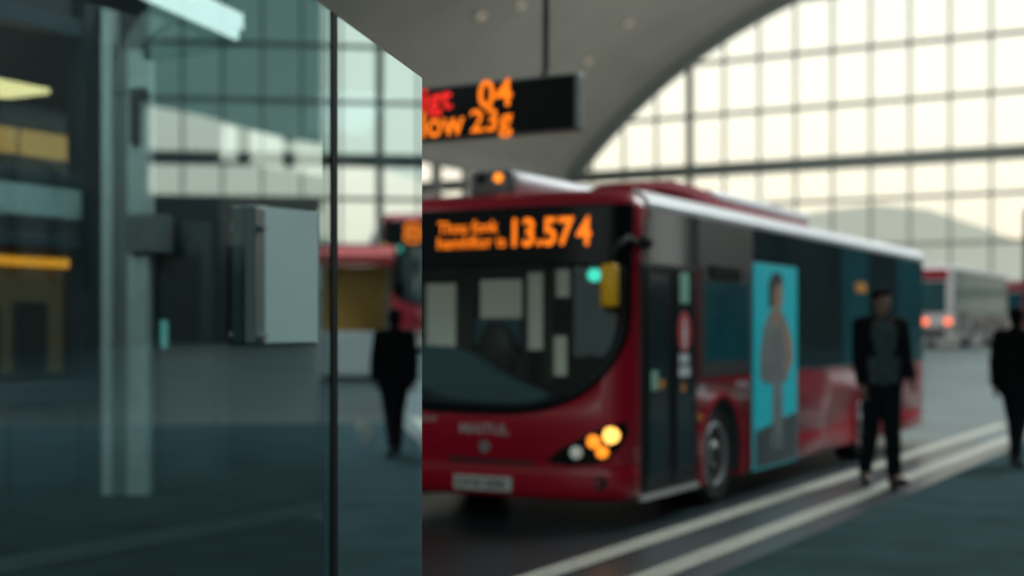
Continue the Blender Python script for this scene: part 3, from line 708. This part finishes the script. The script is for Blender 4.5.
for px, h in ((-2, 1.62), (46, 1.68)):
    p, _ = onX(px, 340, KX-1.2)
    st = thing('bar_chair', ('dark high-backed chair seen in the lower kiosk window nearest the blue corner post' if px > 0 else 'dark high-backed chair in the lower kiosk window, cut by the left frame edge'), 'chair', (KX-1.2, p, 0))
    bm = bmesh.new(); box(bm, -.2, .2, -.2, .2, .95, 1.02, .03); obj('seat', bm, 'dark', st, True)
    bm = bmesh.new(); box(bm, -.24, -.18, -.2, .2, 1.02, h, .03); obj('backrest', bm, 'dark', st, True)
    for sx in (-.17, .17):
        for sy in (-.17, .17):
            bm = bmesh.new(); tube(bm, [(sx*1.2, sy*1.2, 0), (sx, sy, .96)], .018, 8); obj('leg', bm, 'dark', st)
# column
cy0, cy1 = ky(97), ky(152)
def cpt(px, py): return atD(px, py, 12.0)
base = cpt(124, 332); bz = 0
col = thing('steel_column', 'pale grey-green steel column with a curved bracket at the kiosk corner', 'column', (base.x, base.y, 0), TH)
u = 12.0/FPX     # metres per pixel at the column
def cz(py): return CAMH+(HY-py)*u
bm = bmesh.new(); box(bm, -26*u, -8*u, -.10, .10, 0, cz(8), .01); obj('column_flange', bm, 'colm', col)
bm = bmesh.new(); box(bm, 6*u, 28*u, -.10, .10, 0, cz(52), .01); obj('column_flange', bm, 'colm', col)
bm = bmesh.new(); box(bm, -8.5*u, 6.5*u, -.05, .05, 0, cz(60), .005); obj('column_web', bm, 'coldk', col)
bm = bmesh.new(); pr = None; N = 14
for k in range(N+1):
    a = k/N*PI/2
    xi, zi = (65-57*math.cos(a))*u, cz(95-75*math.sin(a)); xo, zo = (65-73*math.cos(a))*u, cz(95-97*math.sin(a))
    q = [bm.verts.new((x_, y_, z_)) for x_, y_, z_ in ((xi, -.09, zi), (xi, .09, zi), (xo, .09, zo), (xo, -.09, zo))]
    if pr:
        for j in range(4): bm.faces.new((pr[j], pr[(j+1)%4], q[(j+1)%4], q[j]))
    else: bm.faces.new(q)
    pr = q
bm.faces.new(pr); obj('curved_bracket', bm, 'coldk', col)
bm = bmesh.new(); box(bm, -.02+13*u, .02+17*u, -.18, -.09, cz(146), cz(92), .01); o = obj('handle_plate', bm, 'dark', col)
bm = bmesh.new(); lathe(bm, [(.05, -.28), (.05, -.18)], 'y', (26*u, 0, cz(98)), 14); obj('knob', bm, 'dark', o)
bm = bmesh.new(); box(bm, 9*u, 48*u, -.22, .05, cz(254), cz(216), .02); obj('junction_box', bm, 'coldk', col)
# canopy
ZC = 3.60
def cn(px, py, z=ZC):
    return atD(px, py, (z-CAMH)*FPX/(HY-py))
c1 = cn(241, 42); c2 = cn(100, -20); c3 = cn(150, 58)
c2 = c1+(c2-c1)*1.25
cp = thing('canopy', 'white-edged canopy frame reaching out from the column at the upper left', 'canopy', c1)
def rel(p): return Vector(p)-c1
d12 = (c2-c1).normalized()
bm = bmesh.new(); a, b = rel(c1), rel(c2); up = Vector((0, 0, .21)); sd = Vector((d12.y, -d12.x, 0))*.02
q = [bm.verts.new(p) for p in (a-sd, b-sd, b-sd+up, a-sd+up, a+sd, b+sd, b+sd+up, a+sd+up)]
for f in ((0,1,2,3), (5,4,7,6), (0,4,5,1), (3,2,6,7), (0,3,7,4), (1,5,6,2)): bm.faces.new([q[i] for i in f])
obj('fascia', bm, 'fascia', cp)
bm = bmesh.new(); sid = Vector((-d12.y, d12.x, 0)); sid = sid if sid.dot(Vector((c3.x-c1.x, c3.y-c1.y, 0))) > 0 else -sid
bar(bm, rel(c1)+sid*.09+Vector((0, 0, .02)), rel(c2)+sid*.09+Vector((0, 0, .02)), .16, .05); obj('fascia_underside', bm, 'soffit', cp)
bm = bmesh.new(); bar(bm, rel(c1)+Vector((0.05, 0, .03)), rel(c3)+Vector((0, 0, .03)), .14, .10); obj('cross_bar', bm, 'soffit', cp)
c4 = cn(150, 12)+(c2-c1)*.15; c5 = cn(85, 14)
bm = bmesh.new(); v = [bm.verts.new(rel(p)+Vector((0, 0, .05))) for p in (cn(150, 8), cn(138, 24), cn(92, 12), c5+(c2-c1)*.9, c2, )]
v2 = [bm.verts.new(w.co+Vector((0, 0, .08))) for w in v]
bm.faces.new(v); bm.faces.new(v2[::-1])
for k in range(5): bm.faces.new((v[k], v2[k], v2[(k+1)%5], v[(k+1)%5]))
obj('soffit', bm, 'soffit', cp)
# dark machine and an added dark block behind the near pane
def machine(px0, px1, pyb, h, label, lamp):
    d = CAMH*FPX/(pyb-HY); p = atD((px0+px1)/2, HY, d); w = (px1-px0)/FPX*d
    o = thing('vending_machine', label, 'vending machine', (p.x, p.y, 0), TH)
    bm = bmesh.new(); box(bm, -w/2, w/2, 0, .36, .06, h, .02); obj('cabinet', bm, 'vend', o)
    bm = bmesh.new(); box(bm, -w/2+.04, w/2-.04, -.03, .01, .12, h-.05, .01); dr = obj('door', bm, 'vend2', o)
    bm = bmesh.new(); box(bm, -w/2+.10, w/2-.16, -.04, -.02, 1.0, h-.25, .006); obj('display_window', bm, 'dglass', dr)
    bm = bmesh.new(); box(bm, -w/2+.12, w/2-.12, -.04, -.02, .3, .52, .006); obj('delivery_flap', bm, 'dark', dr)
    for sx in (-1, 1):
        bm = bmesh.new(); box(bm, sx*(w/2-.08)-.04, sx*(w/2-.08)+.04, .04, .32, 0, .07); obj('foot', bm, 'dark', o)
    if lamp:
        q = atD(157, 333, d)-p; bm = bmesh.new(); lx = -w/2+.06; box(bm, lx, lx+.06, -.05, -.028, 1.26, 1.50, .006); obj('indicator', bm, 'tealamp', dr)
machine(155, 219, 492, 2.42, 'tall black vending machine beside the steel column with a teal indicator', True)
machine(224, 350, 474, 2.25, 'wide black block added as a vending machine right of the first, behind the glass notice', False)  # dark block added to keep the near pane dark
# ================================================================== PEOPLE
def capsule(bm, p0, r0, p1, r1, n=14):
    p0, p1 = Vector(p0), Vector(p1)
    tube(bm, [p0, p1], [r0, r1], n)
    for p, r in ((p0, r0), (p1, r1)): ell(bm, p, (r, r, r), n, 8)
def remeshed(name, bm, m_, parent, vox, sm=4):
    o = obj(name, bm, m_, parent)
    r = o.modifiers.new('r', 'REMESH'); r.mode = 'VOXEL'; r.voxel_size = vox
    s = o.modifiers.new('s', 'SMOOTH'); s.iterations = sm; s.factor = .5
    evaluated(o); o.data.polygons.foreach_set('use_smooth', [True]*len(o.data.polygons))
    return o
def person(label, loc, rot, h, lf, rf, la, ra, look=0, coat=False, shirt=True, vox=.009):
    """lf, rf: (knee dy dz..., ) given as hip swing and knee bend in degrees; la, ra: shoulder swing, elbow bend, outward. Faces -y, left side is +x."""
    k = h/1.75
    P = thing('person', label, 'person', loc, rot)
    hipz = .92
    def leg(s, sw, kb):
        hp = Vector((s*.085, 0, hipz)); a = math.radians(sw); kn = hp+Vector((-s*.012, -math.sin(a)*.44, -math.cos(a)*.44))
        b = math.radians(sw-kb); an = kn+Vector((s*.005, -math.sin(b)*.42, -math.cos(b)*.42)); c = math.radians(sw-kb)
        toe = an+Vector((s*.03, -.19*math.cos(c)-.0, -.045-.19*math.sin(-c)*-1*0+(.19*math.sin(c) if c > 0 else .19*math.sin(c)*.6)))
        return hp, kn, an, toe
    def arm(s, sw, eb, out):
        sh = Vector((s*.18, .01, 1.43)); a = math.radians(sw); o_ = math.radians(out)
        el = sh+Vector((s*math.sin(o_)*.29, -math.sin(a)*.29, -math.cos(a)*math.cos(o_)*.29)); b = math.radians(sw+eb)
        wr = el+Vector((s*(math.sin(o_)*.10-.02), -math.sin(b)*.25, -math.cos(b)*.25)); d = (wr-el).normalized()
        return sh, el, wr, d
    Ls = [leg(1, *lf), leg(-1, *rf)]; As = [arm(1, *la), arm(-1, *ra)]
    low = min(min(q[2].z-.09, q[3].z-.03) for q in Ls)
    lift = Vector((0, 0, -low))
    S = lambda p: (Vector(p)+lift)*k
    body = bmesh.new()
    for hp, kn, an, toe in Ls:
        capsule(body, S(hp), .085*k, S(kn), .055*k); capsule(body, S(kn), .055*k, S(an), .04*k); capsule(body, S(an), .04*k, S(toe), .032*k)
    for x in (-.07, 0, .07):
        capsule(body, S((x, 0, .93)), .10*k, S((x*1.1, 0, 1.15)), .095*k); capsule(body, S((x*1.1, 0, 1.15)), .095*k, S((x*1.5, .0, 1.38)), .09*k)
    for sh, el, wr, d in As:
        capsule(body, S((0, 0, 1.42)), .07*k, S(sh), .058*k); capsule(body, S(sh), .055*k, S(el), .042*k); capsule(body, S(el), .042*k, S(wr), .029*k)
        s = 1 if sh.x > 0 else -1
        fd = Vector((0, -1, 0)) if abs(d.y) < .8 else Vector((0, 0, 1)); fd = (fd-d*fd.dot(d)).normalized(); nn = d.cross(fd)*s   # fd: across the palm toward the thumb
        pal = wr+d*.05
        for j in (-1, -.33, .33, 1): capsule(body, S(wr+d*.01+fd*j*.012), .017*k, S(wr+d*.085+fd*j*.028), .014*k, 8)
        for j, ln in ((1, .070), (.33, .078), (-.33, .072), (-1, .056)):
            a_ = wr+d*.085+fd*j*.028; b_ = a_+d*ln*.5+nn*.008; c_ = b_+d*ln*.42+nn*.022
            capsule(body, S(a_), .0105*k, S(b_), .0095*k, 8); capsule(body, S(b_), .0095*k, S(c_), .008*k, 8)
        a_ = wr+d*.025+fd*.025; b_ = a_+d*.03+fd*.028+nn*.01; c_ = b_+d*.035+fd*.008+nn*.01
        capsule(body, S(a_), .013*k, S(b_), .011*k, 8); capsule(body, S(b_), .011*k, S(c_), .009*k, 8)
    R3 = Matrix.Rotation(math.radians(look), 4, 'Z')
    H0 = Vector((0, -.02, 1.63))
    def hd(x, y, z): return S(H0+(R3 @ Vector((x, y, z))))
    capsule(body, S((0, .02, 1.42)), .06*k, hd(0, .01, -.06), .052*k)
    ell(body, hd(0, .012, .03), (.076*k, .093*k, .098*k)); ell(body, hd(0, -.02, -.045), (.055*k, .065*k, .07*k))
    capsule(body, hd(0, -.078, .02), .008*k, hd(0, -.098, -.018), .014*k, 8)
    capsule(body, hd(-.022, -.078, -.056), .008*k, hd(.022, -.078, -.056), .008*k, 8)
    for s in (-1, 1):
        ell(body, hd(s*.076, .012, .005), (.012*k, .022*k, .032*k)); capsule(body, hd(s*.015, -.078, .036), .009*k, hd(s*.048, -.066, .036), .008*k, 8)
    b_ = remeshed('body', body, 'skin', P, .007*k, 2)
    for s in (-1, 1):
        bm = bmesh.new(); ell(bm, hd(s*.032, -.070, .016), (.013*k,)*3, 10, 8); obj('eye', bm, 'eye', P, True)
    bm = bmesh.new(); ell(bm, hd(0, .022, .045), (.084*k, .098*k, .094*k)); ell(bm, hd(0, .055, -.01), (.074*k, .062*k, .085*k)); ell(bm, hd(0, -.045, .098), (.06*k, .045*k, .035*k))
    hr = remeshed('hair', bm, 'hair', P, .009*k, 3)
    # trousers and shoes
    bm = bmesh.new()
    for hp, kn, an, toe in Ls:
        capsule(bm, S(hp), .108*k, S(kn), .078*k); capsule(bm, S(kn), .078*k, S(an+(kn-an)*.08), .066*k)
    for x in (-.06, .06): capsule(bm, S((x, .01, .90)), .115*k, S((x, 0, 1.04)), .11*k)
    remeshed('trousers', bm, 'jeans', P, .012*k)
    for hp, kn, an, toe in Ls:
        bm = bmesh.new(); capsule(bm, S(an+Vector((0, .035, -.045))), .045*k, S(toe+Vector((0, 0, .005))), .040*k); capsule(bm, S(an), .050*k, S(an+Vector((0, -.02, -.04))), .05*k)
        remeshed('shoe', bm, 'shoe', P, .010*k)
    if shirt:
        bm = bmesh.new()
        for x in (-.08, 0, .08): capsule(bm, S((x, -.005, .95)), .112*k, S((x*1.35, -.005, 1.37)), .100*k)
        capsule(bm, S((0, .0, 1.40)), .085*k, S((0, .0, 1.47)), .07*k)
        remeshed('shirt', bm, 'shirt', P, .012*k)
    bm = bmesh.new(); zb_ = .78 if coat else .86
    for x in (-.09, 0, .09):
        capsule(bm, S((x*1.15, .01, zb_+.10)), .116*k, S((x, 0, 1.15)), .112*k); capsule(bm, S((x, 0, 1.15)), .112*k, S((x*1.5, .0, 1.38)), .104*k)
    for sh, el, wr, d in As:
        capsule(bm, S((0, .01, 1.43)), .092*k, S(sh), .083*k); capsule(bm, S(sh), .076*k, S(el), .060*k); capsule(bm, S(el), .060*k, S(wr-d*.02), .050*k)
    capsule(bm, S((0, .02, 1.45)), .085*k, S((0, .015, 1.51)), .068*k)
    j = remeshed('jacket', bm, 'jacket', P, .012*k)
    if shirt:      # open front
        b2 = bmesh.new(); b2.from_mesh(j.data)
        kill = [v for v in b2.verts if v.co.y < -.06*k and abs(v.co.x) < (.045+.05*max(0, (v.co.z/k-.8)/.7))*k and .72*k < v.co.z < 1.6*k+lift.z]
        bmesh.ops.delete(b2, geom=kill, context='VERTS'); b2.to_mesh(j.data); b2.free()
        so = j.modifiers.new('s', 'SOLIDIFY'); so.thickness = .014*k; so.offset = -1; evaluated(j)
    return P
gA = ground(881, 487); gB = ground(1017, 467)
person('man in open black jacket and dark jeans walking beside the red bus', (gA.x, gA.y, 0), TH+.05, 1.76, (11, 5), (-9, 12), (-4, 44, 12), (8, 10, 7), look=20)
person('person in a dark coat walking at the right edge of the photo', (gB.x, gB.y, 0), TH+2.5, 1.66, (18, 4), (-16, 18), (-14, 12, 8), (14, 14, 8), coat=True, shirt=False)
for px, d, lb in ((984, 62, 'small distant figure in dark clothes beside the far pale buses, left of a pair'), (993, 64, 'small distant figure in dark clothes beside the far pale buses, right of a pair')):
    p = atD(px, HY, d); person(lb, (p.x, p.y, rampz(p.y)), 1.0 if px > 985 else 2.6, 1.62, (8, 4), (-8, 8), (-8, 10, 6), (8, 10, 6), shirt=False)
# stall seen only mirrored in the far pane
st = thing('market_stall', 'stall with red canopy and yellow front, mirrored in the glass screen', 'stall', (-2.45, 30, rampz(30.5)), .1)
bm = bmesh.new(); box(bm, -.75, .75, -.6, .6, 0, .95, .03); obj('counter', bm, 'stkwhite', st)
bm = bmesh.new(); box(bm, -.75, .75, .4, .6, .95, 2.4, .03); obj('back_panel', bm, 'stallyel', st)
bm = bmesh.new(); prism(bm, [(-.9, 2.35), (.7, 2.75), (.7, 2.85), (-.9, 2.55)], lambda p: (-.85, *p), lambda p: (.85, *p)); obj('awning', bm, 'stallred', st)
for sx in (-.7, .7):
    bm = bmesh.new(); tube(bm, [(sx, -.55, .9), (sx, -.55, 2.42)], .035, 10); obj('pole', bm, 'grey', st)
# ================================================================== LIGHT, SKY, CAMERA
w = bpy.data.worlds.new('World'); bpy.context.scene.world = w; w.use_nodes = True; nt = w.node_tree; nt.nodes.clear()
out = nt.nodes.new('ShaderNodeOutputWorld'); bg = nt.nodes.new('ShaderNodeBackground'); tc = nt.nodes.new('ShaderNodeTexCoord')
sx = nt.nodes.new('ShaderNodeSeparateXYZ'); nt.links.new(tc.outputs['Generated'], sx.inputs[0])
r = nt.nodes.new('ShaderNodeValToRGB'); nt.links.new(sx.outputs['Z'], r.inputs['Fac'])
e = r.color_ramp.elements
e[0].position = 0; e[0].color = (.80, .70, .56, 1); e[1].position = .16; e[1].color = (.98, .95, .80, 1)
x = e.new(.05); x.color = (.88, .79, .63, 1); x = e.new(.09); x.color = (.95, .88, .71, 1); x = e.new(.5); x.color = (.78, .86, .84, 1)
mr = nt.nodes.new('ShaderNodeMapRange'); nt.links.new(sx.outputs['Y'], mr.inputs[0])
mr.inputs[1].default_value = -.3; mr.inputs[2].default_value = .45; mr.inputs[3].default_value = .27; mr.inputs[4].default_value = 1.3
nt.links.new(r.outputs['Color'], bg.inputs['Color']); nt.links.new(mr.outputs[0], bg.inputs['Strength']); nt.links.new(bg.outputs[0], out.inputs[0])
def area(name, loc, target, size, power, col, sy=None):
    l = bpy.data.lights.new(name, 'AREA'); l.energy = power; l.size = size; l.color = col
    if sy: l.shape = 'RECTANGLE'; l.size_y = sy
    o = bpy.data.objects.new(name, l); C.objects.link(o); o.location = loc
    o.rotation_euler = (Vector(target)-Vector(loc)).to_track_quat('-Z', 'Y').to_euler(); return o
area('fill_light', (0, -14, 12), (-6, 10, 1), 18, 1150, (.88, 1, .98))  # added fill from behind the camera, no such lamp in the hall
area('fill_light', (-16, 61, 2.5), (-25, 69, 18), 8, 1900, (1, .99, .92))  # added uplight hidden behind the bus to brighten the vault
area('fill_light', (-4, 37, 19), (-7, 44, 1), 6, 2400, (.95, 1, 1))  # added fill to lift the far pale buses
area('fill_light', (3, 26, 15), (-5, 14, 1), 12, 4200, (.92, 1, 1))  # added fill to brighten the bus roof and flank
kl = area('fill_light', (-5.4, 3.0, 5.2), (-9, 9.3, 3.3), 2.5, 34, (.80, 1, .97)); kl.data.spread = math.radians(55)  # added fill to brighten kiosk, column and canopy
sn = bpy.data.scenes; s = bpy.context.scene
s.view_settings.view_transform = 'Standard'; s.view_settings.look = 'None'; s.view_settings.exposure = 0
cd = bpy.data.cameras.new('Camera'); cam = bpy.data.objects.new('Camera', cd); C.objects.link(cam); s.camera = cam
cd.sensor_width = 36; cd.lens = FPX/1024*36; cd.shift_y = (HY-288)/1024
cam.location = (0, 0, CAMH); cam.rotation_euler = (PI/2, 0, TH)
cd.clip_start = .05; cd.clip_end = 800
cd.dof.use_dof = True; cd.dof.focus_distance = DE; cd.dof.aperture_fstop = 1.65
